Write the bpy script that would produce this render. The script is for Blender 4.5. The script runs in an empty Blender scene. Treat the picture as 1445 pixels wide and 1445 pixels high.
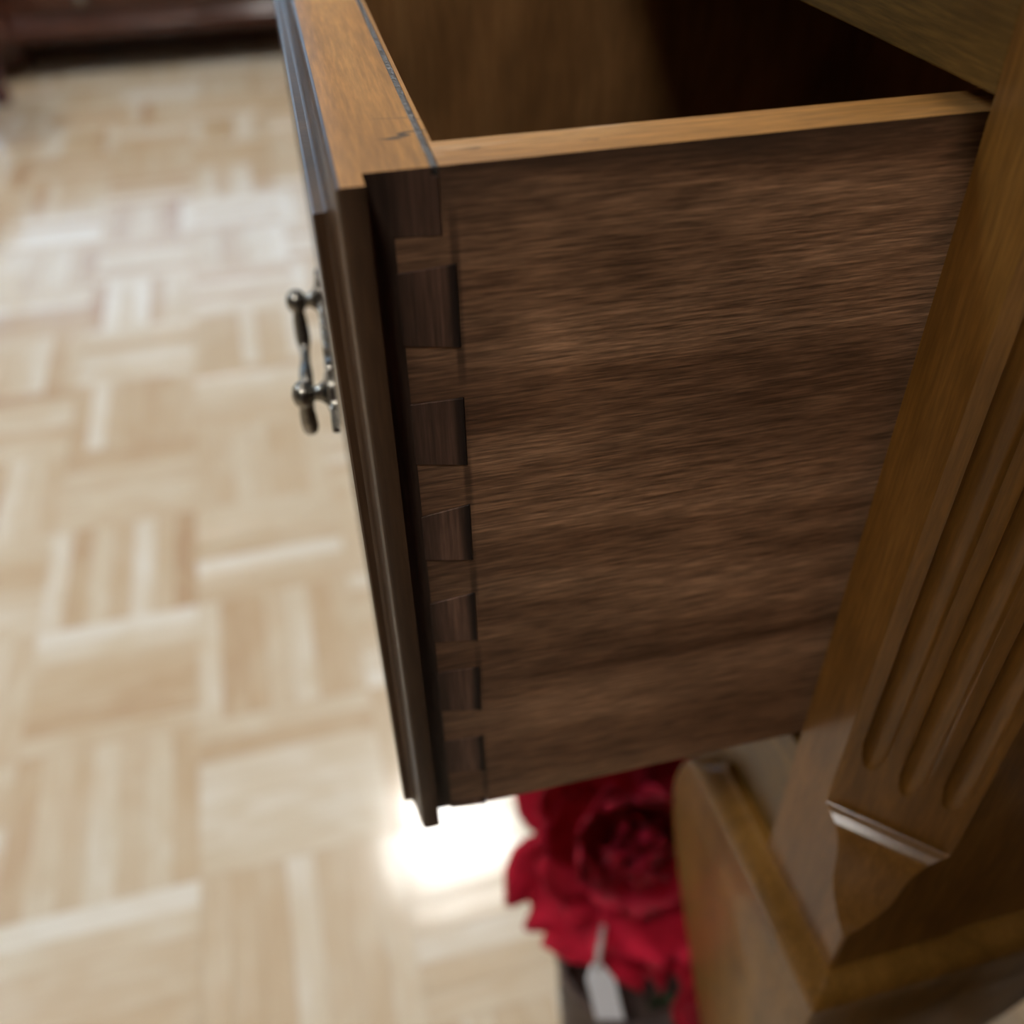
import bpy, bmesh, math, random
from mathutils import Vector, Matrix
random.seed(7)
S = bpy.context.scene
COL = S.collection

# ------------------------------------------------------------------ camera
cam_d = bpy.data.cameras.new('camera')
cam = bpy.data.objects.new('camera', cam_d)
COL.objects.link(cam)
CR = ((0.2518619, 0.96765378, -0.01455122),      # right, down, forward rows
      (0.6272679, -0.1746789, -0.75896131),
      (-0.73695357, 0.18202593, -0.65097311))
CAM = Vector((0.13999, -0.11353, 0.05300))
rt, dn, fw = [Vector(r) for r in CR]
cam.matrix_world = Matrix(((rt.x, -dn.x, -fw.x, CAM.x), (rt.y, -dn.y, -fw.y, CAM.y),
                           (rt.z, -dn.z, -fw.z, CAM.z), (0, 0, 0, 1)))
cam_d.sensor_width = 36.0
cam_d.lens = 1341.8 / 1445 * 36.0
cam_d.clip_start = 0.01
cam_d.dof.use_dof = True
cam_d.dof.focus_distance = 0.178
cam_d.dof.aperture_fstop = 8.5
S.camera = cam

# ------------------------------------------------------------------ world, exposure
w = bpy.data.worlds.new('world'); S.world = w; w.use_nodes = True
wn = w.node_tree.nodes
wn['Background'].inputs[0].default_value = (0.55, 0.75, 1.0, 1)
wn['Background'].inputs[1].default_value = 1.9
S.view_settings.view_transform = 'Standard'
S.view_settings.look = 'None'
S.view_settings.gamma = 1.0
S.view_settings.use_curve_mapping = False
S.view_settings.exposure = 0.0
PANEL = 50.0                 # radiance of the ceiling lights
S.cycles.max_bounces = 8
S.cycles.sample_clamp_indirect = 6.0
S.cycles.caustics_reflective = False
S.cycles.caustics_refractive = False

ZF = -0.663                  # floor level
ZC = ZF + 2.6                # ceiling level

# ------------------------------------------------------------------ helpers
def tag(o, label=None, cat=None, group=None, kind=None):
    if label: o['label'] = label
    if cat: o['category'] = cat
    if group: o['group'] = group
    if kind: o['kind'] = kind
    return o

def empty(name, loc=(0, 0, 0), rz=0.0, parent=None):
    o = bpy.data.objects.new(name, None)
    o.empty_display_size = 0.02
    COL.objects.link(o); o.location = loc; o.rotation_euler = (0, 0, rz)
    if parent: o.parent = parent
    return o

def obj(name, bm, mats, parent=None, smooth=None, bevel=None, loc=None, recalc=True):
    if recalc: bmesh.ops.recalc_face_normals(bm, faces=bm.faces[:])
    me = bpy.data.meshes.new(name)
    bm.to_mesh(me); bm.free()
    if not isinstance(mats, (list, tuple)): mats = [mats]
    for m in mats: me.materials.append(m)
    if smooth is not None:
        me.polygons.foreach_set('use_smooth', [True] * len(me.polygons))
        me.set_sharp_from_angle(angle=math.radians(smooth))
    o = bpy.data.objects.new(name, me)
    COL.objects.link(o)
    if parent: o.parent = parent
    if loc: o.location = loc
    if bevel:
        b = o.modifiers.new('bevel', 'BEVEL'); b.width = bevel; b.segments = 2
        b.limit_method = 'ANGLE'; b.angle_limit = math.radians(40); b.harden_normals = False
    return o

def box(bm, x0, x1, y0, y1, z0, z1, mi=0):
    v = [bm.verts.new(p) for p in ((x0, y0, z0), (x1, y0, z0), (x1, y1, z0), (x0, y1, z0),
                                   (x0, y0, z1), (x1, y0, z1), (x1, y1, z1), (x0, y1, z1))]
    fs = [(0, 3, 2, 1), (4, 5, 6, 7), (0, 1, 5, 4), (1, 2, 6, 5), (2, 3, 7, 6), (3, 0, 4, 7)]
    out = []
    for f in fs:
        fc = bm.faces.new([v[i] for i in f]); fc.material_index = mi; out.append(fc)
    return out     # bottom, top, -y, +x, +y, -x

def loft(bm, rings, closed=True, cap0=True, cap1=True, mi=0):
    vs = [[bm.verts.new(p) for p in r] for r in rings]
    n = len(vs[0])
    for a, b in zip(vs, vs[1:]):
        for i in range(n if closed else n - 1):
            j = (i + 1) % n
            f = bm.faces.new((a[i], a[j], b[j], b[i])); f.material_index = mi
    if cap0: bm.faces.new(vs[0][::-1]).material_index = mi
    if cap1: bm.faces.new(vs[-1]).material_index = mi
    return vs

def tube(bm, pts, r, n=12, cap=True):
    pts = [Vector(p) for p in pts]
    rs = r if isinstance(r, (list, tuple)) else [r] * len(pts)
    rings = []; up = None
    for i, p in enumerate(pts):
        t = (pts[min(i + 1, len(pts) - 1)] - pts[max(i - 1, 0)]).normalized()
        if up is None:
            up = Vector((0, 0, 1)) if abs(t.z) < 0.9 else Vector((1, 0, 0))
        s = t.cross(up).normalized(); up = s.cross(t).normalized()
        rings.append([p + (s * math.cos(2 * math.pi * k / n) + up * math.sin(2 * math.pi * k / n)) * rs[i] for k in range(n)])
    loft(bm, rings, True, cap, cap)

def lathe(bm, prof, n=32, axis='z', at=(0, 0, 0), cap0=True, cap1=True, fr=None):
    """prof = [(radius, height)]"""
    at = Vector(at); rings = []
    for r, h in prof:
        ring = []
        for k in range(n):
            a = 2 * math.pi * k / n
            rr = r * (fr(a, h) if fr else 1)
            c, s_ = rr * math.cos(a), rr * math.sin(a)
            ring.append(at + (Vector((c, s_, h)) if axis == 'z' else Vector((c, h, s_)) if axis == 'y' else Vector((h, c, s_))))
        rings.append(ring)
    loft(bm, rings, True, cap0, cap1)

def lerp(tab, z):
    """piecewise smooth interpolation in a table [(z, v...)] sorted by falling z"""
    if z >= tab[0][0]: return tab[0][1]
    for a, b in zip(tab, tab[1:]):
        if z >= b[0]:
            t = (a[0] - z) / (a[0] - b[0])
            return a[1] + (b[1] - a[1]) * t
    return tab[-1][1]

def smoothtab(tab):
    """Catmull-Rom resampling of a table for rounder outlines"""
    out = []
    n = len(tab)
    for i in range(n - 1):
        p0, p1, p2, p3 = tab[max(i - 1, 0)], tab[i], tab[i + 1], tab[min(i + 2, n - 1)]
        for k in range(6):
            t = k / 6
            z = p1[0] + (p2[0] - p1[0]) * t
            v = 0.5 * (2 * p1[1] + (p2[1] - p0[1]) * t + (2 * p0[1] - 5 * p1[1] + 4 * p2[1] - p3[1]) * t * t
                       + (3 * p1[1] - p0[1] - 3 * p2[1] + p3[1]) * t ** 3)
            out.append((z, v))
    out.append(tab[-1])
    return out

# ------------------------------------------------------------------ materials
def new_mat(name):
    m = bpy.data.materials.new(name); m.use_nodes = True
    nt = m.node_tree; b = nt.nodes['Principled BSDF']
    return m, nt, b

def N(nt, t, **kw):
    n = nt.nodes.new(t)
    for k, v in kw.items():
        if isinstance(k, str) and hasattr(n, k): setattr(n, k, v)
    return n

def mix(nt, fac, a, b, mode='MIX'):
    n = nt.nodes.new('ShaderNodeMix'); n.data_type = 'RGBA'; n.blend_type = mode; n.clamp_factor = True
    for sock, v in ((n.inputs[0], fac), (n.inputs[6], a), (n.inputs[7], b)):
        if hasattr(v, 'is_linked') or hasattr(v, 'links'): nt.links.new(v, sock)
        elif isinstance(v, (tuple, list)): sock.default_value = (*v[:3], 1)
        else: sock.default_value = v
    return n.outputs[2]

def ramp(nt, src, stops):
    n = nt.nodes.new('ShaderNodeValToRGB')
    e = n.color_ramp.elements
    while len(e) < len(stops): e.new(0.5)
    for k, (p, c) in enumerate(stops):
        e[k].position = p; e[k].color = (*(c if isinstance(c, (tuple, list)) else (c, c, c)), 1)
    nt.links.new(src, n.inputs[0])
    return n.outputs[0]

def noise(nt, vec, scale, detail=4, rough=0.55, dist=0.0):
    n = nt.nodes.new('ShaderNodeTexNoise')
    n.inputs['Scale'].default_value = scale; n.inputs['Detail'].default_value = detail
    n.inputs['Roughness'].default_value = rough; n.inputs['Distortion'].default_value = dist
    nt.links.new(vec, n.inputs['Vector'])
    return n.outputs[0]

def mapped(nt, scale, coord='Object', loc=(0, 0, 0)):
    tc = nt.nodes.new('ShaderNodeTexCoord'); mp = nt.nodes.new('ShaderNodeMapping')
    mp.inputs['Scale'].default_value = scale; mp.inputs['Location'].default_value = loc
    nt.links.new(tc.outputs[coord], mp.inputs[0])
    return mp.outputs[0]

def bump(nt, h, b, strength, dist=0.0005):
    n = nt.nodes.new('ShaderNodeBump'); n.inputs['Strength'].default_value = strength
    n.inputs['Distance'].default_value = dist
    nt.links.new(h, n.inputs['Height']); nt.links.new(n.outputs[0], b.inputs['Normal'])

def wood(name, dark, mid, light, grain='y', rough=0.45, coat=0.0, coat_rough=0.1, fine=1.0, blotch=0.5, bumps=0.3, spec=0.5, streak=1.0, stain=None, fibre=(75, 1000)):
    m, nt, b = new_mat(name)
    def sc(al, ac): return {'x': (al, ac, ac), 'y': (ac, al, ac), 'z': (ac, ac, al)}[grain]
    broad = noise(nt, mapped(nt, sc(7, 60)), 1.0, 4, 0.6, 0.6)
    fib = noise(nt, mapped(nt, sc(*fibre)), 1.0, 3, 0.65)
    blo = noise(nt, mapped(nt, sc(22, 30)), 1.0, 3, 0.5, 0.4)
    c = ramp(nt, broad, [(0.3, dark), (0.5, mid), (0.72, light)])
    c2 = mix(nt, streak, mid, c)
    fr = ramp(nt, fib, [(0.34, 0.35), (0.5, 0.92), (0.66, 1.7)])
    c3 = mix(nt, 0.55 * fine, c2, fr, 'MULTIPLY')
    br = ramp(nt, blo, [(0.3, 0.62), (0.55, 1.0), (0.75, 1.3)])
    c4 = mix(nt, blotch, c3, br, 'MULTIPLY')
    if stain: c4 = stain(nt, c4)
    nt.links.new(c4, b.inputs['Base Color'])
    b.inputs['Roughness'].default_value = rough
    b.inputs['Specular IOR Level'].default_value = spec
    b.inputs['Coat Weight'].default_value = coat
    b.inputs['Coat Roughness'].default_value = coat_rough
    if bumps: bump(nt, fib, b, bumps, 0.0002)
    return m

def coord_mask(nt, axis, a, b, wob=0.0, wscale=(60, 60, 60)):
    """0..1 ramp of one object coordinate from a (0) to b (1), its edge wandering with noise"""
    tc = nt.nodes.new('ShaderNodeTexCoord'); sp = nt.nodes.new('ShaderNodeSeparateXYZ'); nt.links.new(tc.outputs['Object'], sp.inputs[0])
    src = sp.outputs[axis]
    if wob:
        n_ = noise(nt, mapped(nt, wscale), 1.0, 4, 0.6)
        ma = nt.nodes.new('ShaderNodeMath'); ma.operation = 'MULTIPLY_ADD'; nt.links.new(n_, ma.inputs[0]); ma.inputs[1].default_value = wob; nt.links.new(src, ma.inputs[2])
        sb_ = nt.nodes.new('ShaderNodeMath'); sb_.operation = 'SUBTRACT'; nt.links.new(ma.outputs[0], sb_.inputs[0]); sb_.inputs[1].default_value = wob * .5
        src = sb_.outputs[0]
    mr = nt.nodes.new('ShaderNodeMapRange'); mr.interpolation_type = 'SMOOTHSTEP'
    mr.inputs[1].default_value = a; mr.inputs[2].default_value = b; nt.links.new(src, mr.inputs[0])
    return mr.outputs[0]

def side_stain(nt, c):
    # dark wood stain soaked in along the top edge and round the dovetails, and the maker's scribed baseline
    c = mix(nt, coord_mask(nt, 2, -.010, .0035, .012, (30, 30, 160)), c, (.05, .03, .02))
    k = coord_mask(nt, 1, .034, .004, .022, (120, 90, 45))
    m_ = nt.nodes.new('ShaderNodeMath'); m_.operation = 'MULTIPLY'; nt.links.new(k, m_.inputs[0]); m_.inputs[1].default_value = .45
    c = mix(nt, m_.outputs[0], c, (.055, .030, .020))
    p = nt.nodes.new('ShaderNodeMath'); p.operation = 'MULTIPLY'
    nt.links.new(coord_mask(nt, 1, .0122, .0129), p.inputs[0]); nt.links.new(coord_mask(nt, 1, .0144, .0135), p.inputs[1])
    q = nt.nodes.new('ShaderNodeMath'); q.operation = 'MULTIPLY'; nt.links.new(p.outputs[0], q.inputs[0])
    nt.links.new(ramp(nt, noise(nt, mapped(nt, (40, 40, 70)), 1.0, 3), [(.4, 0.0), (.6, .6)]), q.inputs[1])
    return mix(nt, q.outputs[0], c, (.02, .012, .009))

def edge_wear(nt, c):
    # pale scuffs rubbed along the worn edge, and a few dark specks
    n1 = noise(nt, mapped(nt, (120, 22, 120)), 1.0, 4, 0.6, 0.5)
    c = mix(nt, ramp(nt, n1, [(.60, 0.0), (.70, .55)]), c, (.66, .56, .46))
    n2 = noise(nt, mapped(nt, (300, 90, 300), loc=(3, 7, 1)), 1.0, 3, 0.6)
    return mix(nt, ramp(nt, n2, [(.66, 0.0), (.72, .7)]), c, (.06, .035, .02))

def front_crack(nt, c):
    # hairline cracks near the right end of the drawer front's top edge
    w_ = nt.nodes.new('ShaderNodeTexWave'); w_.wave_type = 'BANDS'; w_.bands_direction = 'X'
    w_.inputs['Scale'].default_value = 45; w_.inputs['Distortion'].default_value = 9; w_.inputs['Detail'].default_value = 3; w_.inputs['Detail Scale'].default_value = 2.5
    nt.links.new(mapped(nt, (1, .35, 1)), w_.inputs[0])
    p = nt.nodes.new('ShaderNodeMath'); p.operation = 'MULTIPLY'
    nt.links.new(coord_mask(nt, 0, -.026, -.020), p.inputs[0]); nt.links.new(coord_mask(nt, 0, -.010, -.013), p.inputs[1])
    q = nt.nodes.new('ShaderNodeMath'); q.operation = 'MULTIPLY'; nt.links.new(p.outputs[0], q.inputs[0])
    nt.links.new(coord_mask(nt, 1, .003, .006), q.inputs[1])
    k = nt.nodes.new('ShaderNodeMath'); k.operation = 'MULTIPLY'; nt.links.new(q.outputs[0], k.inputs[0])
    nt.links.new(ramp(nt, w_.outputs[1], [(.015, .9), (.06, 0.0)]), k.inputs[1])
    return mix(nt, k.outputs[0], c, (.03, .018, .01))

def pin_stain(nt, c):
    c = mix(nt, coord_mask(nt, 1, .0106, .0128, .0010, (400, 400, 90)), c, (.022, .014, .011))
    k = coord_mask(nt, 1, .0085, .0040, .004, (300, 300, 60))
    m_ = nt.nodes.new('ShaderNodeMath'); m_.operation = 'MULTIPLY'; nt.links.new(k, m_.inputs[0]); m_.inputs[1].default_value = .5
    return mix(nt, m_.outputs[0], c, (.035, .021, .015))

def plain(name, col, rough=0.5, metal=0.0, coat=0.0, var=0.0, scale=60, bumps=0.0):
    m, nt, b = new_mat(name)
    b.inputs['Roughness'].default_value = rough; b.inputs['Metallic'].default_value = metal
    b.inputs['Coat Weight'].default_value = coat
    n = noise(nt, mapped(nt, (1, 1, 1)), scale, 4)
    lo = [c * (1 - var) for c in col]; hi = [min(1, c * (1 + var)) for c in col]
    nt.links.new(ramp(nt, n, [(0.3, lo), (0.7, hi)]), b.inputs['Base Color'])
    if bumps: bump(nt, n, b, bumps, 0.001)
    return m

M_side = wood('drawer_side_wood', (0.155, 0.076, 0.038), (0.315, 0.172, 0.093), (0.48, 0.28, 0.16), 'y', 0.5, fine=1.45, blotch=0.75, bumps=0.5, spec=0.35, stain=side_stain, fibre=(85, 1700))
M_edge = wood('worn_edge_wood', (0.33, 0.15, 0.036), (0.47, 0.225, 0.064), (0.60, 0.33, 0.12), 'y', 0.45, spec=0.3, fine=0.8, blotch=0.6, bumps=0.2, stain=edge_wear)
M_front = wood('front_top_wood', (0.29, 0.128, 0.027), (0.40, 0.185, 0.043), (0.49, 0.245, 0.066), 'x', 0.42, fine=0.6, blotch=0.45, bumps=0.2, spec=0.25, stain=front_crack)
M_stain = wood('stained_end_grain', (0.026, 0.016, 0.011), (0.055, 0.034, 0.024), (0.10, 0.06, 0.04), 'z', 0.42, fine=0.8, blotch=0.7, bumps=0.4, spec=0.4)
M_pin = wood('pin_end_grain', (0.055, 0.030, 0.019), (0.125, 0.070, 0.048), (0.22, 0.125, 0.085), 'z', 0.5, fine=1.0, blotch=0.8, bumps=0.5, spec=0.35, stain=pin_stain, fibre=(60, 1300))
M_mould = wood('moulding_lacquer', (0.035, 0.019, 0.011), (0.066, 0.036, 0.019), (0.11, 0.06, 0.03), 'z', 0.38, coat=0.25, coat_rough=0.18, fine=0.4, blotch=0.3, bumps=0.15, spec=0.25)
M_inner = wood('drawer_inner_wood', (0.145, 0.070, 0.024), (0.23, 0.115, 0.042), (0.33, 0.18, 0.072), 'z', 0.45, spec=0.25, fine=0.4, blotch=0.9, bumps=0.1, streak=0.5)
M_cab = wood('honey_lacquer', (0.14, 0.061, 0.011), (0.20, 0.090, 0.017), (0.255, 0.12, 0.027), 'z', 0.42, coat=0.30, coat_rough=0.15, fine=0.5, blotch=0.5, bumps=0.08, spec=0.15)
M_rail = wood('honey_lacquer_rail', (0.11, 0.058, 0.012), (0.16, 0.087, 0.019), (0.21, 0.117, 0.03), 'x', 0.42, coat=0.30, coat_rough=0.15, fine=0.8, blotch=0.5, bumps=0.08, spec=0.15)
M_dark = plain('dark_interior_wood', (0.020, 0.013, 0.009), 0.7, var=0.3)
M_black = plain('dark_block_black', (0.012, 0.010, 0.009), 0.5, var=0.3)
M_mah = wood('mahogany_lacquer', (0.030, 0.009, 0.005), (0.062, 0.019, 0.010), (0.10, 0.032, 0.015), 'y', 0.35, coat=0.5, coat_rough=0.1, spec=0.2, fine=0.4, blotch=0.4, bumps=0.0)
M_brass = plain('aged_nickel', (0.21, 0.195, 0.17), 0.24, 1.0, var=0.35, scale=400, bumps=0.05)
M_glue = plain('dried_glue', (0.05, 0.045, 0.042), 0.22, var=0.6, scale=700, bumps=0.6)
M_wall = plain('wall_paint', (0.34, 0.31, 0.27), 0.8, var=0.05, scale=3)
M_ceil = plain('ceiling_paint', (0.50, 0.49, 0.47), 0.85, var=0.03, scale=3)
M_white = plain('white_metal', (0.8, 0.8, 0.8), 0.4, var=0.02)
M_basket = plain('dark_wicker', (0.075, 0.045, 0.034), 0.55, var=0.35, scale=220, bumps=0.3)
M_tag = plain('tag_card', (0.90, 0.93, 0.98), 0.6, var=0.02)
M_string = plain('grey_string', (0.42, 0.40, 0.37), 0.8, var=0.1)
M_burg = plain('burgundy_lacquer', (0.07, 0.006, 0.014), 0.35, coat=0.6, var=0.2)
M_fabric = plain('burgundy_fabric', (0.10, 0.012, 0.02), 0.9, var=0.3, scale=300, bumps=0.3)
M_leaf = plain('leaf_green', (0.02, 0.06, 0.015), 0.6, var=0.3)

def petal_mat():
    m, nt, b = new_mat('red_petal_fabric')
    n = noise(nt, mapped(nt, (1, 1, 1)), 90, 4)
    nt.links.new(ramp(nt, n, [(0.3, (0.37, 0.0, 0.015)), (0.7, (0.56, 0.004, 0.031))]), b.inputs['Base Color'])
    b.inputs['Roughness'].default_value = 0.75
    b.inputs['Specular IOR Level'].default_value = 0.25
    b.inputs['Sheen Weight'].default_value = 0.15
    return m
M_petal = petal_mat()

def parquet_mat(name, how):
    m, nt, b = new_mat(name)
    at = nt.nodes.new('ShaderNodeAttribute'); at.attribute_type = how; at.attribute_name = 'tone'
    tone = at.outputs['Fac']
    uv = nt.nodes.new('ShaderNodeUVMap')
    add = nt.nodes.new('ShaderNodeVectorMath'); add.operation = 'MULTIPLY_ADD'
    nt.links.new(tone, add.inputs[0]); add.inputs[1].default_value = (37.3, 11.9, 0); nt.links.new(uv.outputs[0], add.inputs[2])
    mp = nt.nodes.new('ShaderNodeMapping'); mp.inputs['Scale'].default_value = (14, 160, 1); nt.links.new(add.outputs[0], mp.inputs[0])
    g = noise(nt, mp.outputs[0], 1.0, 4, 0.6, 0.8)
    mp2 = nt.nodes.new('ShaderNodeMapping'); mp2.inputs['Scale'].default_value = (16, 30, 1); nt.links.new(add.outputs[0], mp2.inputs[0])
    g2 = noise(nt, mp2.outputs[0], 1.0, 2, 0.5, 0.5)
    ad = nt.nodes.new('ShaderNodeMath'); ad.operation = 'MULTIPLY_ADD'
    nt.links.new(g, ad.inputs[0]); ad.inputs[1].default_value = 0.5; nt.links.new(tone, ad.inputs[2])
    ad2 = nt.nodes.new('ShaderNodeMath'); ad2.operation = 'MULTIPLY_ADD'
    nt.links.new(g2, ad2.inputs[0]); ad2.inputs[1].default_value = 0.6; nt.links.new(ad.outputs[0], ad2.inputs[2])
    sb = nt.nodes.new('ShaderNodeMath'); sb.operation = 'SUBTRACT'; nt.links.new(ad2.outputs[0], sb.inputs[0]); sb.inputs[1].default_value = 0.55
    c = ramp(nt, sb.outputs[0], [(0.05, (0.47, 0.285, 0.155)), (0.35, (0.59, 0.435, 0.27)), (0.65, (0.68, 0.565, 0.405)), (0.95, (0.80, 0.735, 0.63))])
    nt.links.new(c, b.inputs['Base Color'])
    b.inputs['Roughness'].default_value = 0.42
    b.inputs['Coat Weight'].default_value = 1.0
    b.inputs['Coat Roughness'].default_value = 0.12
    return m
M_pq = parquet_mat('parquet_strip', 'OBJECT')
M_pqf = parquet_mat('parquet_field', 'GEOMETRY')

def floor_mat():
    m, nt, b = new_mat('parquet_far')
    tc = mapped(nt, (1, 1, 1))
    ch = nt.nodes.new('ShaderNodeTexBrick')
    ch.inputs['Scale'].default_value = 1.0; ch.inputs['Brick Width'].default_value = 0.1575
    ch.inputs['Row Height'].default_value = 0.0225; ch.inputs['Mortar Size'].default_value = 0.0006
    ch.offset = 0.0
    ch.inputs['Color1'].default_value = (0.62, 0.44, 0.275, 1); ch.inputs['Color2'].default_value = (0.78, 0.66, 0.5, 1)
    ch.inputs['Mortar'].default_value = (0.3, 0.2, 0.12, 1)
    nt.links.new(tc, ch.inputs['Vector']); nt.links.new(ch.outputs[0], b.inputs['Base Color'])
    b.inputs['Roughness'].default_value = 0.42; b.inputs['Coat Weight'].default_value = 0.7; b.inputs['Coat Roughness'].default_value = 0.16
    return m
M_floor = floor_mat()

def emit_mat(name, col, s):
    m, nt, b = new_mat(name)
    b.inputs['Base Color'].default_value = (0.8, 0.8, 0.8, 1)
    b.inputs['Emission Color'].default_value = (*col, 1); b.inputs['Emission Strength'].default_value = s
    return m
M_panel = emit_mat('light_diffuser', (1.0, 0.965, 0.91), PANEL)

M_cool = emit_mat('cool_light_diffuser', (0.62, 0.80, 1.0), PANEL)

def glass_mat():
    m = bpy.data.materials.new('window_glass'); m.use_nodes = True
    nt = m.node_tree; nt.nodes.clear()
    o = nt.nodes.new('ShaderNodeOutputMaterial'); t = nt.nodes.new('ShaderNodeBsdfTransparent'); g = nt.nodes.new('ShaderNodeBsdfGlossy')
    g.inputs['Roughness'].default_value = 0.02; t.inputs[0].default_value = (0.94, 0.97, 0.98, 1)
    mx = nt.nodes.new('ShaderNodeMixShader'); f = nt.nodes.new('ShaderNodeFresnel'); f.inputs[0].default_value = 1.45
    nt.links.new(f.outputs[0], mx.inputs[0]); nt.links.new(t.outputs[0], mx.inputs[1]); nt.links.new(g.outputs[0], mx.inputs[2])
    nt.links.new(mx.outputs[0], o.inputs[0])
    return m
M_glass = glass_mat()

# ------------------------------------------------------------------ room shell
RX0, RX1, RY0, RY1 = -6.0, 2.2, -4.2, 0.36
bm = bmesh.new(); box(bm, RX0, RX1, RY0, RY1, ZF - 0.08, ZF - 0.004)
floor = obj('floor', bm, M_floor); tag(floor, kind='structure')
bm = bmesh.new(); box(bm, RX0, RX1, RY0, RY1, ZC, ZC + 0.1)
tag(obj('ceiling', bm, M_ceil), kind='structure')
bm = bmesh.new(); box(bm, RX0 - 0.12, RX1 + 0.12, RY1, RY1 + 0.12, ZF - 0.08, ZC + 0.1)
tag(obj('wall_back', bm, M_wall), kind='structure')
bm = bmesh.new(); box(bm, RX0 - 0.12, RX1 + 0.12, RY0 - 0.12, RY0, ZF - 0.08, ZC + 0.1)
tag(obj('wall_front', bm, M_wall), kind='structure')
bm = bmesh.new(); box(bm, RX1, RX1 + 0.12, RY0, RY1, ZF - 0.08, ZC + 0.1)
tag(obj('wall_right', bm, M_wall), kind='structure')
WY0, WY1, WZ0, WZ1 = -3.9, 0.15, ZF + 0.55, ZF + 2.5
bm = bmesh.new()
x0, x1 = RX0 - 0.12, RX0
box(bm, x0, x1, RY0, WY0, ZF - 0.08, ZC + 0.1); box(bm, x0, x1, WY1, RY1, ZF - 0.08, ZC + 0.1)
box(bm, x0, x1, WY0, WY1, ZF - 0.08, WZ0); box(bm, x0, x1, WY0, WY1, WZ1, ZC + 0.1)
tag(obj('wall_left', bm, M_wall), kind='structure')
win = empty('window_1', (RX0 - 0.06, (WY0 + WY1) / 2, WZ0)); tag(win, kind='structure')
hw, hh = (WY1 - WY0) / 2, WZ1 - WZ0
bm = bmesh.new(); t = 0.05
box(bm, -.03, .03, -hw, hw, 0, t); box(bm, -.03, .03, -hw, hw, hh - t, hh)
box(bm, -.03, .03, -hw, -hw + t, t, hh - t); box(bm, -.03, .03, hw - t, hw, t, hh - t); box(bm, -.03, .03, -.03, .03, t, hh - t)
obj('window_frame', bm, M_white, win)
for a, b_ in ((-hw + t, -.03), (.03, hw - t)):
    bm = bmesh.new(); box(bm, -.003, .003, a, b_, t, hh - t); obj('window_pane', bm, M_glass, win)
for nm, args in (('baseboard_back', (RX0, RX1, RY1 - .015, RY1)), ('baseboard_front', (RX0, RX1, RY0, RY0 + .015)),
                 ('baseboard_left', (RX0, RX0 + .015, RY0 + .015, RY1 - .015)), ('baseboard_right', (RX1 - .015, RX1, RY0 + .015, RY1 - .015))):
    bm = bmesh.new(); box(bm, *args, ZF - 0.004, ZF + 0.09); tag(obj(nm, bm, M_white, bevel=.004), kind='structure')

# ceiling lights
LIGHTS = [(0.70, -0.60, 'square ceiling light panel above the open drawer'),
          (-1.86, 0.125, 'square ceiling light panel mirrored as glare in the floor'),
          (-1.9, -2.5, 'square ceiling light panel over the middle of the front aisle'),
          (-4.1, -2.7, 'square ceiling light panel nearest the window'),
          (-1.25, -1.85, 'square ceiling light panel with cool white light, in the middle of the room')]
for x, y, lab in LIGHTS:
    e = empty('ceiling_light', (x, y, ZC)); tag(e, lab, 'light', 'ceiling light panels')
    h = 0.20
    bm = bmesh.new()
    for a in ((-h - .02, h + .02, -h - .02, -h), (-h - .02, h + .02, h, h + .02), (-h - .02, -h, -h, h), (h, h + .02, -h, h)):
        box(bm, *a, -0.03, -0.0005)
    obj('light_frame', bm, M_white, e)
    bm = bmesh.new(); box(bm, -h, h, -h, h, -0.02, -0.008); obj('diffuser', bm, M_cool if 'cool' in lab else M_panel, e)

# ------------------------------------------------------------------ parquet
P = 0.1575; X0 = -0.300; Y0 = -0.1105; NF = 7; FW = P / NF
TONES = {(0, 0): (.62, .30, .74, .76, .74, .72, .66), (0, 1): (.30, .58, .52, .74, .50, .66, .36),
         (1, 0): (.70, .28, .32, .58, .72, .32, .42), (1, 1): (.96, .70, .48, .40, .34, .28, .52),
         (2, 0): (.66, .60, .55, .42, .95, .58, .44), (2, 1): (.80, .22, .66, .36, .84, .44, .16),
         (3, 0): (.44, .5, .66, .6, .45, .5, .62), (3, 1): (.28, .34, .6, .52, .66, .6, .52),
         (4, 0): (.40, .82, .74, .6, .55, .5, .5), (4, 1): (.36, .86, .46, .4, .3, .4, .5),
         (-1, 0): (.5, .44, .40, .76, .44, .5, .62), (-1, 1): (.92, .62, .5, .44, .4, .5, .8),
         (-1, -1): (.76, .7, .6, .56, .76, .44, .56), (0, 2): (.6, .5, .45, .85, .5, .4, .6)}
strip_meshes = []
def strip_mesh(k):
    bm = bmesh.new(); g = 0.0001; L, W, T = P / 2 - g, FW / 2 - g, 0.004; c = 0.00035
    z1 = 0.0; rng = random.Random(k)
    tilt = [rng.uniform(-.00012, .00012) for _ in range(4)]
    lo = [(-L, -W, -T), (L, -W, -T), (L, W, -T), (-L, W, -T)]
    mid = [(x, y, -c) for x, y, z in lo]
    top = [(x - math.copysign(c, x), y - math.copysign(c, y), z1 + tilt[i]) for i, (x, y, z) in enumerate(lo)]
    loft(bm, [lo, mid, top], True, False, True)
    uv = bm.loops.layers.uv.new('UVMap')
    for f in bm.faces:
        for l in f.loops: l[uv].uv = (l.vert.co.x + k * 3.1, l.vert.co.y + k * 1.7)
    me = bpy.data.meshes.new('parquet_strip'); bm.to_mesh(me); bm.free(); me.materials.append(M_pq)
    return me
strip_meshes = [strip_mesh(k) for k in range(8)]
cand = []
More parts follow.
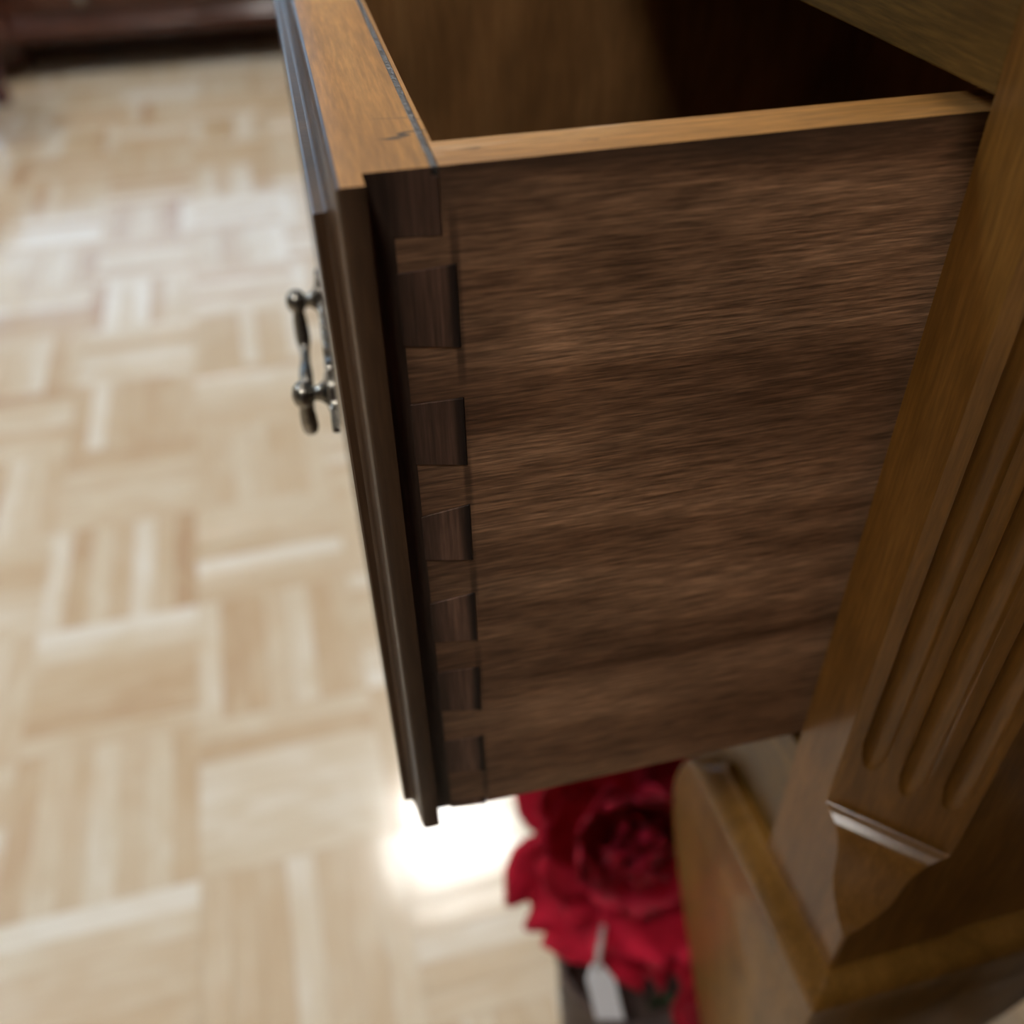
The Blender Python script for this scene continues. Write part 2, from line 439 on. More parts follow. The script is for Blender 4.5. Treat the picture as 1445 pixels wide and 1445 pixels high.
for i in range(-8, 22):
    for j in range(-2, 11):
        xa = X0 - (i + 1) * P; ya = Y0 - (j + 1) * P
        horiz = (i + j) % 2 == 0
        tn = TONES.get((i, j))
        for k in range(NF):
            tone = tn[k] if tn else min(0.98, max(0.12, random.gauss(0.56, 0.19)))
            if horiz: cx, cy, rz = xa + (k + .5) * FW, ya + P / 2, math.pi / 2
            else: cx, cy, rz = xa + P / 2, ya + (k + .5) * FW, 0.0
            d = Vector((cx, cy, ZF)) - CAM
            zz = d.dot(fw); u = d.dot(rt) / max(zz, 1e-3); v = d.dot(dn) / max(zz, 1e-3)
            # how large the strip shows in the photograph (0 when out of frame or well behind the drawer and cabinet)
            vis = zz > 0.05 and abs(u) < 0.60 and abs(v) < 0.60
            hid = u > 0.19 or (u > -0.075 and v < 0.28)
            cand.append(((1 / zz if vis and not hid else 0), cx, cy, rz, tone))
cand.sort(key=lambda c: -c[0])
parts = cand[:300]; rest = [c for c in cand[300:] if c[2] < RY1 - .03]
for n_, (s_, cx, cy, rz, tone) in enumerate(parts):
    o = bpy.data.objects.new('parquet_strip', strip_meshes[(n_ * 5) % 8])
    COL.objects.link(o); o.parent = floor; o.location = (cx, cy, ZF); o.rotation_euler = (0, 0, rz); o['tone'] = float(tone)
bm = bmesh.new(); uvl = bm.loops.layers.uv.new('UVMap'); tl = bm.verts.layers.float.new('tone')
for n_, (s_, cx, cy, rz, tone) in enumerate(rest):
    g = 0.0001; L, W, T, c = P / 2 - g, FW / 2 - g, 0.004, 0.00035
    ca, sa = math.cos(rz), math.sin(rz); off = random.uniform(0, 50)
    rings = []
    for (l, w_, z) in ((L, W, -T), (L, W, -c), (L - c, W - c, random.uniform(-.0001, .0001))):
        rings.append([(a * l, b_ * w_, z) for a, b_ in ((-1, -1), (1, -1), (1, 1), (-1, 1))])
    vs = []
    for r in rings:
        vr = []
        for (x, y, z) in r:
            v = bm.verts.new((cx + x * ca - y * sa, cy + x * sa + y * ca, ZF + z)); v[tl] = tone; vr.append((v, (x + off, y + off)))
        vs.append(vr)
    qs = [(vs[0][a], vs[0][(a + 1) % 4], vs[1][(a + 1) % 4], vs[1][a]) for a in range(4)] + \
         [(vs[1][a], vs[1][(a + 1) % 4], vs[2][(a + 1) % 4], vs[2][a]) for a in range(4)] + [tuple(vs[2])]
    for q in qs:
        f = bm.faces.new([x[0] for x in q])
        for l, x in zip(f.loops, q): l[uvl].uv = x[1]
tag(obj('parquet_field', bm, M_pqf, floor, recalc=False), kind='stuff')

# ------------------------------------------------------------------ cabinet
XS = 0.0452            # outer side plane
XM = -0.089            # middle of the cabinet (drawer centre)
YB = 0.27              # back
cab = empty('cabinet', (XM, 0.12, ZF))
tag(cab, 'honey brown lacquered cabinet with fluted canted corner, holding the open drawer', 'cabinet')
CO = Vector(cab.location)
def cobj(name, bm, mats, **kw):
    bmesh.ops.translate(bm, verts=bm.verts[:], vec=-CO)
    return obj(name, bm, mats, cab, **kw)

XF = [(-0.1715, .0227), (-0.1722, .0252), (-0.1735, .0285), (-0.1765, .0312), (-0.1800, .0325), (-0.186, .0335), (-0.191, .0345),
      (-0.1945, .0362), (-0.198, .0388), (-0.2005, .0412), (-0.2028, .0444)]
XF = smoothtab(XF)
NC = 72
def cant_depth(s, z):
    """flute depth on the canted face; s in metres along the cant"""
    d = 0.0
    for c, zb in ((.0068, -.1520), (.0168, -.1560), (.0266, -.1545)):
        r = 0.0031; t = abs(s - c) / r
        if z < zb + .012:
            dz = (zb + .012 - z) / .012; t = math.hypot(t, dz)
        if t < 1: d = max(d, 0.0021 * math.sqrt(1 - t * t) ** 0.8)
    return d
def post_ring(z, fl, wid=None):
    xf = wid
    pts = [(.0062, .020), (.0062, 0.0), ((.0062 + xf) / 2, 0.0)]
    yr = XS - xf
    Ls = math.sqrt(2) * yr
    for k in range(NC + 1):
        t = k / NC; s = Ls * t
        d = cant_depth(s, z) if fl else 0.0
        px = xf + yr * t; py = yr * t
        pts.append((px - d * .7071, py + d * .7071))
    pts += [(XS, .034), (XS, .040), (XS - .012, .040), (XS - .012, .028)]
    return [(x, y, z) for x, y in pts]
rings = []
zs = [0.030, 0.02, 0.0, -.03, -.06, -.09, -.12, -.14] + [-.145 - .0004 * k for k in range(40)]
for z in zs: rings.append(post_ring(z, True, .0227))
rings.append(post_ring(-.1675, True, .0227)); rings.append(post_ring(-.1712, False, .0227))
for z, x in XF: rings.append(post_ring(z, False, x))
rings.append(post_ring(-.2225, False, .0447))
bmp = bmesh.new(); loft(bmp, rings)
bmp2 = bmp.copy()
bmesh.ops.scale(bmp2, verts=bmp2.verts[:], vec=(-1, 1, 1)); bmesh.ops.translate(bmp2, verts=bmp2.verts[:], vec=(2 * XM, 0, 0))
bmesh.ops.reverse_faces(bmp2, faces=bmp2.faces[:])
post = cobj('corner_post', bmp, M_cab, smooth=32); post['label'] = 'fluted canted corner post beside the drawer'
cobj('corner_post', bmp2, M_cab, smooth=32)
XL, XR = 2 * XM - .0062, .0062
bm = bmesh.new(); box(bm, XL, XR, 0.0, .018, .0036, .030); cobj('top_rail', bm, M_rail, bevel=.0004)
bm = bmesh.new(); box(bm, XL, XR, 0.0028, .018, -.2225, -.1745); cobj('bottom_rail', bm, M_rail, bevel=.0006)
# top slab with a moulded edge
bm = bmesh.new()
prof = [(.010, .030), (.010, .033), (.013, .036), (.016, .040), (.0165, .044), (.0165, .052), (.0145, .0545), (.012, .0555)]
rings = []
for d, z in prof:
    xa, xb = 2 * XM - XS - d, XS + d; c = .02
    rings.append([(xa, YB, z), (xa, c - d, z), (xa + c, -d, z), (xb - c, -d, z), (xb, c - d, z), (xb, YB, z)])
loft(bm, rings); cobj('cabinet_top', bm, M_rail, smooth=35)
for sx in (0, 1):
    a, b_ = (XS - .012, XS - .0006) if sx == 0 else (2 * XM - XS + .0006, 2 * XM - XS + .012)
    bm = bmesh.new(); box(bm, a, b_, .0402, YB, -.2225, .030); cobj('side_panel', bm, M_cab)
    a, b_ = (.0066, XS - .0125) if sx == 0 else (2 * XM - XS + .0125, 2 * XM - .0066)
    bm = bmesh.new(); box(bm, a, b_, .0202, YB - .011, -.2225, -.1745); cobj('drawer_runner', bm, M_dark)
bm = bmesh.new(); box(bm, 2 * XM - XS + .0125, XS - .0125, YB - .010, YB, -.2225, .030); cobj('back_panel', bm, M_dark)
bm = bmesh.new(); box(bm, 2 * XM - .0064, .0064, .0182, YB - .0105, -.182, -.1745); cobj('dust_panel', bm, M_dark)

M_leg = wood('honey_lacquer_leg', (0.17, 0.080, 0.014), (0.24, 0.116, 0.022), (0.30, 0.15, 0.034), 'z', 0.42, coat=0.25, coat_rough=0.12, fine=0.5, blotch=0.5, bumps=0.05, spec=0.15)
# cabriole legs
YP = smoothtab([(-.2225, 0.0), (-.2245, -.0012), (-.2275, -.0045), (-.2310, -.0062), (-.2345, -.0064), (-.2385, -.0056), (-.25, -.0044), (-.27, -.0030), (-.295, -.0002),
      (-.33, .0035), (-.37, .0078), (-.41, .0115), (-.46, .0145), (-.54, .0170), (-.62, .0150), (-.648, .0125), (-.663, .0130)])
XLT = smoothtab([(-.2225, -.026), (-.2275, -.0295), (-.2345, -.0378), (-.243, -.0440), (-.2555, -.0492), (-.27, -.0535), (-.282, -.0550), (-.294, -.0556), (-.306, -.0550),
       (-.32, -.0528), (-.338, -.0490), (-.356, -.0445), (-.381, -.0372), (-.409, -.0270), (-.430, -.0175), (-.455, -.0055),
       (-.485, .0030), (-.53, .0075), (-.58, .0090), (-.63, .0090), (-.648, .0075), (-.663, .0080)])
ZL = sorted(set([-.2225 - .0012 * k for k in range(16)] + [-.2425 - .006 * k for k in range(36)] + [-.46 - .012 * k for k in range(16)] + [-.648, -.656, -.663]), reverse=True)
def leg_ring(z, front=True):
    yp = lerp(YP, z); xl = lerp(XLT, z)
    xr = XS - yp; t = .020 if z > -.44 else .020 + .002 * min(1, (-.44 - z) / .1)
    xl = min(xl, xr - t)
    yb = yp + (xr - xl) * 1.0
    if front: yb = max(yb, yp + t)
    c = .0016; r2 = .0026
    pts = [(xl + r2, yp), ((xl + xr) / 2, yp), (xr - c, yp), (xr - c * .3, yp + c * .3), (xr, yp + c), (xr, (yp + yb) / 2), (xr, yb - r2), (xr - r2 * .3, yb - r2 * .3), (xr - r2, yb),
           (xr - t, yb), (xr - t, yp + t), (xl, yp + t), (xl, yp + r2), (xl + r2 * .3, yp + r2 * .3)]
    return [(x, y, z) for x, y in pts]
bml = bmesh.new(); loft(bml, [leg_ring(z) for z in ZL])
bml2 = bml.copy()
bmesh.ops.scale(bml2, verts=bml2.verts[:], vec=(-1, 1, 1)); bmesh.ops.translate(bml2, verts=bml2.verts[:], vec=(2 * XM, 0, 0))
bmesh.ops.reverse_faces(bml2, faces=bml2.faces[:])
cobj('front_leg', bml, M_leg, smooth=40); cobj('front_leg', bml2, M_leg, smooth=40)
for sx in (0, 1):
    bm = bmesh.new(); rings = []
    for k in range(12):
        z = -.2225 - (.663 - .2225) * k / 11; h = .011 - .0035 * (k / 11); cx = XS - .013 if sx == 0 else 2 * XM - XS + .013
        rings.append([(cx - h, YB - .012 - h, z), (cx + h, YB - .012 - h, z), (cx + h, YB - .012 + h, z), (cx - h, YB - .012 + h, z)])
    loft(bm, rings); cobj('back_leg', bm, M_cab, bevel=.001)
bm = bmesh.new(); box(bm, 2 * XM + .012, -.012, .0035, .0165, -.250, -.2226); cobj('front_apron', bm, M_rail, bevel=.001)
for sx in (0, 1):
    a, b_ = (XS - .0165, XS - .004) if sx == 0 else (2 * XM - XS + .004, 2 * XM - XS + .0165)
    bm = bmesh.new(); rings = []
    for k in range(14):
        y = .060 + (YB - .026 - .060) * k / 13; zb = -.308 + .025 * math.sin(math.pi * k / 13)
        rings.append([(a, y, zb), (b_, y, zb), (b_, y, -.2226), (a, y, -.2226)])
    loft(bm, rings); cobj('side_apron', bm, M_cab, smooth=40)

# ------------------------------------------------------------------ drawer
YAW = math.radians(-1.5)
drw = empty('drawer', (0, -.1008, 0), YAW)
tag(drw, 'open dovetailed wooden drawer pulled out of the honey brown cabinet', 'drawer')
DW = -0.178            # far outer side
ZB = -.170
BL = .0134             # dovetail baseline
# near and far side panels (the tails are cut into the front end)
PINS = [(-.0160, -.0312, -.0165, -.0296), (-.0416, -.0566, -.0415, -.0547), (-.0664, -.0812, -.0677, -.0791),
        (-.0909, -.1057, -.0919, -.1039), (-.1150, -.1304, -.1143, -.1279), (-.1410, -.1551, -.1401, -.1526)]
LAP = .0037
def side_panel(xo, xi, mats, name, lab=None):
    bm = bmesh.new()
    y1 = .2; zend = -.1655
    def prism(pts, mi=0):          # pts (y,z) outline, extruded through the thickness
        a = [bm.verts.new((xo, y, z)) for y, z in pts]; b_ = [bm.verts.new((xi, y, z)) for y, z in pts]
        n = len(pts)
        for i in range(n):
            j = (i + 1) % n
            f = bm.faces.new((a[i], a[j], b_[j], b_[i]))
            f.material_index = 1 if abs(pts[i][1]) < 1e-6 and abs(pts[j][1]) < 1e-6 else 0
        bm.faces.new(a).material_index = 0
        bm.faces.new(b_[::-1]).material_index = 2
    prism([(.0115, 0), (y1, 0), (y1, zend), (.11, -.1681), (BL, ZB), (BL, -.0112), (.0115, -.0112)])
    g = .00012
    tails = []
    prev_r, prev_l = -.0112, -.0105
    for (rt_, rb, lt, lb) in PINS:
        tails.append((prev_r, rt_, prev_l, lt)); prev_r, prev_l = rb, lb
    tails.append((prev_r, -.1676, prev_l, -.1665))
    for (a, b_, c, d) in tails:    # a,b at the baseline, c,d at the lap
        prism([(BL, a - g), (BL, b_ + g), (LAP + .0002, d + g), (LAP + .0002, c - g)])
    o = obj(name, bm, mats, drw)
    if lab: o['label'] = lab
    return o
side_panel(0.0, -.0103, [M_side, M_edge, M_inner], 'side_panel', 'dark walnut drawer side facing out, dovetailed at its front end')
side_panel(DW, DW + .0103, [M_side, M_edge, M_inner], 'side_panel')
# pins (end grain of the front) standing a hair proud
def pin(pts, xa, xb):
    bm = bmesh.new()
    a = [(xa, y, z) for y, z in pts]; b_ = [(xb, y, z) for y, z in pts]
    loft(bm, [a, b_])
    for f in bm.faces:
        if f.calc_center_median().z > -1e-5: f.material_index = 1
    return obj('dovetail_pin', bm, [M_pin, M_front], drw, bevel=.0001)
for xa, xb in ((-.0100, .00022), (DW + .0100, DW - .00022)):
    for (rt_, rb, lt, lb) in PINS:
        pin([(LAP, lt), (LAP, lb), (BL - .00015, rb), (BL - .00015, rt_)], xa, xb)
    pin([(LAP, 0), (LAP, -.0105), (.01135, -.0110), (.01135, -.0016), (.0103, -.0015), (.0103, 0)], xa + (-.0006 if xb > -.1 else .0006), xb * 0 + (DW if xb < -.1 else 0))
    pin([(LAP, -.1667), (LAP, -.1690), (BL - .0002, -.1705), (BL - .0002, -.1680)], xa, xb)
# front board
LIPX = .0048; FXR, FXL = LIPX, DW - LIPX; FZ0, FZ1 = -.1685, 0.0
bm = bmesh.new()
def front_ring(d, y): return [(FXL + d, y, FZ0 + d), (FXR - d, y, FZ0 + d), (FXR - d, y, FZ1 - d), (FXL + d, y, FZ1 - d)]
profile = [(0, 0), (0.0, -.0036), (.00025, -.0041), (.0008, -.00445), (.0016, -.0047), (.0026, -.0049), (.0036, -.0051), (.0045, -.0054), (.0052, -.0058),
           (.0056, -.0062), (.0056, -.0076), (.0059, -.0080)]
vs = loft(bm, [front_ring(d, y) for d, y in profile])
for f in bm.faces:
    f.material_index = 1
    c = f.calc_center_median()
    if abs(c.z) < 1e-5 and c.y > -.0037: f.material_index = 0
fs = box(bm, DW + .00005, -.00005, -.0006, LAP + .0004, FZ0 + .0002, -.00002, 2); fs[1].material_index = 0
fs = box(bm, DW + .0105, -.0105, LAP, .0103, FZ0 + .0002, -.00001, 0)
fb = obj('front_board', bm, [M_front, M_mould, M_stain], drw, smooth=30, recalc=True)
fb['label'] = 'drawer front with moulded lip and honey brown top edge'
bm = bmesh.new(); box(bm, DW + .0105, -.0105, .0115, .0122, FZ0 + .002, -.0001); obj('backing_strip', bm, M_front, drw)
bm = bmesh.new(); box(bm, DW + .0004, -.0004, .01035, .01145, -.0014, -.00025); g_ = obj('glue_line', bm, M_glue, drw); g_['label'] = 'dark shiny glue line'
bm = bmesh.new(); box(bm, DW + .0105, -.0105, .185, .195, -.155, -.008); obj('back_panel', bm, M_inner, drw)
bm = bmesh.new(); box(bm, DW + .0105, -.0105, .0125, .1849, -.160, -.155); obj('drawer_bottom', bm, M_inner, drw)

# bail pull on the front
PX, PZ = -.093, -.080
pull = empty('drawer_pull', (PX, -.0081, PZ), math.radians(-1.2), drw); pull['label'] = 'aged nickel bail pull on the drawer front'
HB = .025
bm = bmesh.new()
def plate_half(x):
    ax = abs(x)
    if ax > .0345: return .0006 + .0014 * max(0, (.0425 - ax) / .008)
    if ax > HB - .0075: return .0021 + .0062 * math.sqrt(max(0, 1 - ((ax - HB) / .0085) ** 2))
    return .0026 + .0012 * abs(math.sin(ax * 520))
xs = [-.0425 + .085 * k / 84 for k in range(85)]
outer = [(x, plate_half(x)) for x in xs] + [(x, -plate_half(x)) for x in reversed(xs)]
loft(bm, [[(x, 0, z) for x, z in outer], [(x, -.0013, z) for x, z in outer], [(x * .99, -.0018, z * .85) for x, z in outer]])
obj('backplate', bm, M_brass, pull, smooth=40)
for s_ in (-1, 1):
    bm = bmesh.new()
    lathe(bm, [(.0056, -.0010), (.0056, -.0017), (.0046, -.0022), (.0034, -.0024), (.0028, -.0030), (.0020, -.0040), (.0017, -.0052),
               (.0020, -.0055), (.0029, -.0060), (.0034, -.0070), (.0036, -.0080), (.0033, -.0092), (.0023, -.0103), (.0009, -.0108)], 24, 'y', (s_ * HB, 0, 0))
    obj('pull_post', bm, M_brass, pull, smooth=45)
bm = bmesh.new(); pts = []; rad = []
path = [(-HB, .0005), (-HB + .0003, -.0035), (-HB + .0009, -.0080), (-HB + .0026, -.0120), (-HB + .0065, -.0140), (-.012, -.0128), (-.006, -.0112), (0, -.0108),
        (.006, -.0112), (.012, -.0128), (HB - .0065, -.0140), (HB - .0026, -.0120), (HB - .0009, -.0080), (HB - .0003, -.0035), (HB, .0005)]
n = len(path)
for i in range(n - 1):
    p0, p1, p2, p3 = [Vector(path[max(0, min(n - 1, i + k))]) for k in (-1, 0, 1, 2)]
    for k in range(5):
        t = k / 5
        q = 0.5 * (2 * p1 + (p2 - p0) * t + (2 * p0 - 5 * p1 + 4 * p2 - p3) * t * t + (3 * p1 - p0 - 3 * p2 + p3) * t ** 3)
        pts.append((q.x, -.0078, q.y)); rad.append(.0013 + .0006 * math.exp(-(q.x / .010) ** 2) + .0009 * math.exp(-((abs(q.x) - HB + .0015) / .0025) ** 2) * min(1, max(0, -q.y / .006)))
pts.append((HB, -.0078, .0005)); rad.append(.0013)
tube(bm, pts, rad, 14); obj('bail', bm, M_brass, pull, smooth=50)

# ------------------------------------------------------------------ peony basket under the drawer
BX, BY = -.072, .002
bk = empty('flower_basket', (BX, BY, ZF)); tag(bk, 'dark brown round basket on the parquet under the drawer', 'basket')
bm = bmesh.new()
prof = []
for k in range(45):
    h = .205 * k / 44; r = .030 + .010 * math.sin(min(1, h / .205) * 1.57) + .0008 * math.sin(h * 700)
    prof.append((r, h))
prof += [(.0395, .207), (.037, .205), (.035, .175), (.034, .165)]
lathe(bm, prof, 72, 'z', (0, 0, 0), fr=lambda a, h: 1 + .012 * math.sin(a * 18 + (h * 700) / 2))
obj('basket_body', bm, M_basket, bk, smooth=60)
bm = bmesh.new()
for ph in (0, math.pi):
    tube(bm, [(math.cos(a) * .0405, math.sin(a) * .0405, (.207 + .0016 * math.sin(a * 16 + ph))) for a in [2 * math.pi * k / 96 for k in range(97)]], .0022, 8, False)
obj('basket_rim', bm, M_basket, bk, smooth=60)
bm = bmesh.new(); lathe(bm, [(.027, .004), (.0335, .160), (.0, .164)], 24, 'z', cap1=False, cap0=False); obj('moss_filling', bm, M_dark, bk, smooth=60)

def petal_bm(L, W, curl, cup, ruff, rng):
    bm = bmesh.new(); nu, nv = 9, 8; g = []
    ph1, ph2 = rng.uniform(0, 6.28), rng.uniform(0, 6.28)
    for i in range(nv + 1):
        v = i / nv; row = []
        wv = W * (0.25 + 0.75 * math.sin(min(1, v * 1.25) * math.pi * .5) ** 0.8) * max(.12, (1 - max(0, (v - .5) / .5) ** 2.8)) ** .5
        for j in range(nu + 1):
            u = j / nu * 2 - 1
            ang = curl * v
            ll = L * v * (1 + .07 * math.sin(5 * u + ph1) * v)
            x = u * wv * .5
            y = ll * (math.sin(ang) / ang if abs(ang) > 1e-3 else 1)
            z = ll * ((1 - math.cos(ang)) / ang if abs(ang) > 1e-3 else 0)
            z += cup * (u * u) * W * .35 * (1 - .4 * v)
            z += ruff * v * v * (math.sin(6.5 * u + ph1) * .6 + math.sin(11 * u + ph2) * .4)
            row.append(bm.verts.new((x, y, z)))
        g.append(row)
    for i in range(nv):
        for j in range(nu): bm.faces.new((g[i][j], g[i][j + 1], g[i + 1][j + 1], g[i + 1][j]))
    return bm

def peony(name, loc, R, nrm, label, seed, rows):
    rng = random.Random(seed)
    e = empty(name, loc); tag(e, label, 'flower', 'red peonies in the basket')
    z = Vector(nrm).normalized(); x = z.orthogonal().normalized(); y = z.cross(x)
    fr = Matrix((x, y, z)).transposed()
    for (cnt, L, W, el, curl, off) in rows:
        for k in range(cnt):
            a = 2 * math.pi * (k + rng.uniform(-.22, .22)) / cnt + off
            l = L * R * rng.uniform(.88, 1.12); w_ = W * R * rng.uniform(.9, 1.12)
            bm = petal_bm(l, w_, curl * rng.uniform(.8, 1.2), .45, .10 * R, rng)
            e_ = el + rng.uniform(-.12, .12)
            d = Vector((math.cos(a) * math.cos(e_), math.sin(a) * math.cos(e_), math.sin(e_)))
            up = Vector((-math.cos(a) * math.sin(e_), -math.sin(a) * math.sin(e_), math.cos(e_)))
            sx = d.cross(up)
            m = Matrix((sx, d, up)).transposed().to_4x4()
            bmesh.ops.transform(bm, matrix=fr.to_4x4() @ m, verts=bm.verts[:])
            bmesh.ops.translate(bm, verts=bm.verts[:], vec=fr @ (Vector((math.cos(a), math.sin(a), 0)) * R * .05))
            o = obj('petal', bm, M_petal, e, smooth=80)
            md = o.modifiers.new('thickness', 'SOLIDIFY'); md.thickness = .0007
    bm = bmesh.new(); lathe(bm, [(.10 * R, -.2 * R), (.22 * R, -.12 * R), (.2 * R, 0.05 * R), (.05 * R, .15 * R)], 16)
    bmesh.ops.transform(bm, matrix=fr.to_4x4(), verts=bm.verts[:]); obj('flower_heart', bm, M_petal, e, smooth=60)
    return e
ROWS = [(6, 1.0, 1.15, -.25, .35, 0), (6, .9, 1.0, .1, .5, .5), (6, .74, .8, .5, .8, .2), (6, .58, .62, .85, .9, .5), (5, .46, .5, 1.1, .9, .1), (5, .36, .36, 1.35, .7, .3)]
fl1 = peony('peony', (-.099, .009, -.401), .060, (.55, -.25, .8), 'large red artificial peony leaning out of the brown basket', 3, ROWS)
bm = bmesh.new(); tube(bm, [(0, 0, -.006), (.012, .003, -.03), (.028, .007, -.065), (.033, .008, -.11)], .0022, 8)
obj('stem', bm, M_leaf, fl1, smooth=60)
fl2 = peony('peony', (-.033, .0165, -.452), .0125, (.5, .1, .8), 'smaller red artificial peony showing beside the cabinet leg', 5, [(6, 1.0, 1.1, .1, .5, .5), (6, .7, .8, .6, .8, .2), (5, .5, .5, 1.1, .9, .1)])
bm = bmesh.new(); tube(bm, [(0, 0, -.003), (-.006, -.003, -.004), (-.014, -.006, -.012), (-.022, -.009, -.04)], .0022, 8)
obj('stem', bm, M_leaf, fl2, smooth=60)

# low dark block, unseen, added to darken the reflections in the cabinet's side
pl = empty('dark_block', (.180, .200, ZF)); tag(pl, 'low dark square block, unseen, added to darken reflections in the right side of the cabinet', 'dark_block')
bm = bmesh.new()
def sq(h, z): return [(-h, -h, z), (h, -h, z), (h, h, z), (-h, h, z)]
loft(bm, [sq(.086, 0), (sq(.100, .13)), sq(.104, .132), sq(.104, .142), sq(.094, .142), sq(.090, .115)]); obj('dark_block_body', bm, M_black, pl, bevel=.001)
bm = bmesh.new(); loft(bm, [sq(.0885, .108), sq(.0895, .114)]); obj('dark_block_fill', bm, M_dark, pl)

# hang tag on the basket
T0, T1, T2 = Vector((-.0658, -.0203, -.408)), Vector((-.0466, -.0302, -.402)), Vector((-.0300, -.0282, -.425))
tg = empty('price_tag', T1); tag(tg, 'small white hang tag on a grey string in front of the brown basket', 'tag')
d = T2 - T1; vd = (T1 - CAM).normalized()
vd = (vd + Vector((0, 0, -1.6))).normalized()
s_ = d.cross(vd).normalized() * .0082
s_ = (s_ + d.normalized() * .003).normalized() * .0082
nn = d.cross(s_).normalized() * .0004
out = [-s_ * .3, s_ * .3, d * .25 + s_ * .85, d + s_ * .85, d - s_ * .85, d * .25 - s_ * .85]
bm = bmesh.new(); loft(bm, [[p - nn for p in out], [p + nn for p in out]])
obj('tag_card', bm, M_tag, tg)
bm = bmesh.new(); tube(bm, [d * .06, Vector((0, 0, .002)), (T0 - T1) * .5 + Vector((0, 0, .003)), T0 - T1], .0014, 8)
obj('tag_string', bm, M_string, tg, smooth=60)

# ------------------------------------------------------------------ far low cabinet
XFAR = -2.60
sb = empty('sideboard', (XFAR - .2, .1, ZF)); tag(sb, 'low dark mahogany cabinet with moulded base across the room', 'cabinet')
SO = Vector(sb.location)
def sobj(name, bm, mats, **kw):
    bmesh.ops.translate(bm, verts=bm.verts[:], vec=-SO); return obj(name, bm, mats, sb, **kw)
SY0, SY1 = -.80, .27; SD = .40; ST = ZF + .33
FH = .053
bm = bmesh.new()
prof = [(.0, .034), (.004, .036), (.008, .045), (.008, .060), (.004, .066), (-.004, .072), (-.012, .078), (-.016, .086)]
rings = []
for d, h in prof:
    rings.append([(XFAR + d, SY0 - d, ZF + FH + h), (XFAR + d, SY1 + d, ZF + FH + h), (XFAR - SD, SY1 + d, ZF + FH + h), (XFAR - SD, SY0 - d, ZF + FH + h)])
loft(bm, rings); sobj('base_moulding', bm, M_mah, smooth=35)
bm = bmesh.new(); box(bm, XFAR - SD, XFAR - .018, SY0 + .018, SY1 - .018, ZF + FH + .0862, ST - .02); sobj('carcass', bm, M_mah)
bm = bmesh.new(); box(bm, XFAR - SD + .09, XFAR - SD + .11, SY0 + .02, SY1 - .02, ZF, ZF + .0868); sobj('added_plinth', bm, M_mah)  # rear board added to block window light, keeping the gap underneath black
bm = bmesh.new(); box(bm, XFAR - SD - .01, XFAR + .01, SY0 - .01, SY1 + .01, ST - .0198, ST); sobj('top_board', bm, M_mah, bevel=.005)
nd = 3; dw = (SY1 - SY0 - .06 - .13) / nd
for k in range(nd):
    ya = SY0 + .165 + k * dw
    bm = bmesh.new(); box(bm, XFAR - .0178, XFAR - .006, ya + .004, ya + dw - .004, ZF + FH + .10, ST - .035)
    d_ = sobj('drawer_front', bm, M_mah, bevel=.004)
    bm = bmesh.new(); lathe(bm, [(.006, 0), (.005, .008), (.012, .014), (.013, .02), (.006, .026)], 16, 'x', (0, 0, 0))
    kn = obj('knob', bm, M_brass, d_, smooth=50, loc=tuple(Vector((XFAR - .006, ya + dw / 2, ZF + .18)) - SO))
for yc in (SY0 + .075, SY1 - .075):
    bm = bmesh.new()
    lathe(bm, [(.034, 0.0), (.050, .006), (.062, .030), (.062, .060), (.050, .0866)], 28, 'z', (XFAR - .12, yc, ZF)); sobj('bun_foot', bm, M_mah, smooth=50)
    bm = bmesh.new()
    lathe(bm, [(.060, .0865), (.060, .10), (.052, .108), (.044, .112), (.042, .26), (.050, .2795)], 28, 'z', (XFAR - .034, yc, ZF + FH)); sobj('pilaster', bm, M_mah, smooth=50)
    bm = bmesh.new()
    lathe(bm, [(.070, .034), (.078, .042), (.079, .060), (.070, .072), (.062, .0862)], 28, 'z', (XFAR - .034, yc, ZF + FH)); sobj('pilaster_base', bm, M_mah, smooth=50)
for yc in (SY0 + .075, SY1 - .075):
    bm = bmesh.new(); lathe(bm, [(.028, 0), (.034, .0866)], 20, 'z', (XFAR - SD + .06, yc, ZF)); sobj('back_foot', bm, M_mah, smooth=50)

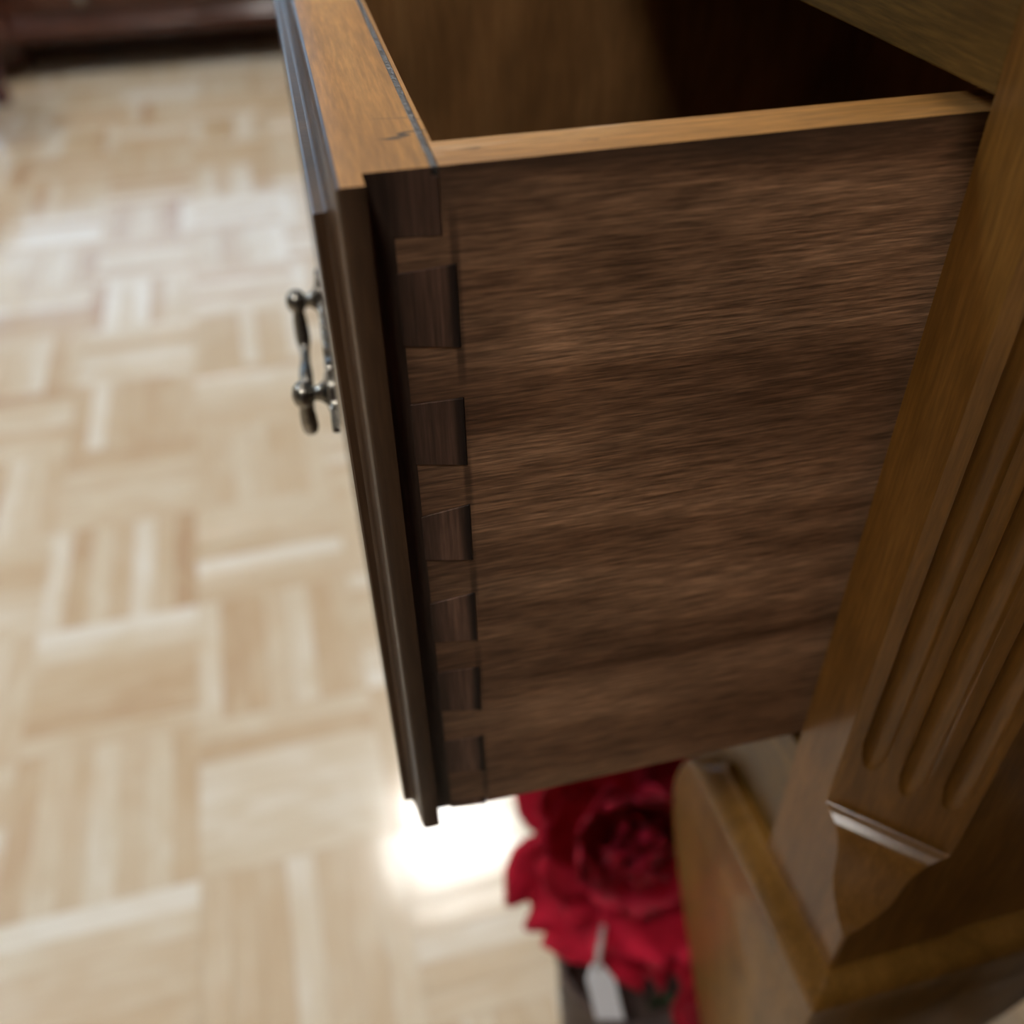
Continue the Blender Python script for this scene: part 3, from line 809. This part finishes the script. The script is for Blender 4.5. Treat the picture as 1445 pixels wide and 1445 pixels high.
# tall cupboard shape added out of view to keep light off the cabinet's side
wd = empty('wardrobe_blocker', (.75, -.05, ZF)); tag(wd, 'tall dark mahogany light blocker, unseen, added to the right of the honey brown cabinet', 'wardrobe_blocker')
WO = Vector(wd.location); WX0, WX1, WY0_, WY1_ = .30, 1.20, -.235, .34
def wobj(name, bm, mats, **kw):
    bmesh.ops.translate(bm, verts=bm.verts[:], vec=-WO); return obj(name, bm, mats, wd, **kw)
bm = bmesh.new(); box(bm, WX0 + .02, WX1 - .02, WY0_ + .02, WY1_ - .01, ZF, ZF + .0795); wobj('added_plinth', bm, M_mah)
bm = bmesh.new(); box(bm, WX0, WX1, WY0_ + .02, WY1_, ZF + .08, ZF + 1.95); wobj('carcass', bm, M_mah, bevel=.003)
bm = bmesh.new()
loft(bm, [[(WX0 - d, WY0_ + .02 - d, ZF + h), (WX1 + d, WY0_ + .02 - d, ZF + h), (WX1 + d, WY1_, ZF + h), (WX0 - d, WY1_, ZF + h)] for d, h in ((.002, 1.9505), (.008, 1.97), (.03, 2.0), (.034, 2.02))])
wobj('cornice', bm, M_mah, smooth=30)
for a, b_ in ((WX0 + .006, .747), (.753, WX1 - .006)):
    bm = bmesh.new(); box(bm, a, b_, WY0_, WY0_ + .0198, ZF + .10, ZF + 1.92)
    box(bm, a + .07, b_ - .07, WY0_ - .006, WY0_, ZF + .18, ZF + 1.84)
    d_ = wobj('blocker_door', bm, M_mah, bevel=.002)
    bm = bmesh.new(); lathe(bm, [(.005, 0), (.005, -.012), (.012, -.018), (.012, -.026), (.005, -.030)], 18, 'y')
    obj('knob', bm, M_brass, d_, smooth=45, loc=tuple(Vector((.715 if a < .5 else .785, WY0_ - .0001, ZF + 1.0)) - WO))

# burgundy footstool just outside the left edge
FS = (-2.43, -.70)
st = empty('footstool', (FS[0] + .0, FS[1] - .16, ZF)); tag(st, 'burgundy upholstered footstool with one turned foot in view at left', 'stool')
for sx in (-1, 1):
    for sy in (-1, 1):
        bm = bmesh.new(); lathe(bm, [(.012, 0), (.020, .006), (.022, .020), (.016, .034), (.013, .05), (.018, .10), (.020, .1195)], 18, 'z', (sx * .15, sy * .16, 0))
        obj('leg', bm, M_burg, st, smooth=50)
st.location.x = FS[0] + .15
bm = bmesh.new(); box(bm, -.165, .165, -.175, .165, .12, .15); obj('stool_frame', bm, M_burg, st, bevel=.004)
bm = bmesh.new(); box(bm, -.16, .16, -.17, .16, .1502, .22); obj('cushion', bm, M_fabric, st, bevel=.02)
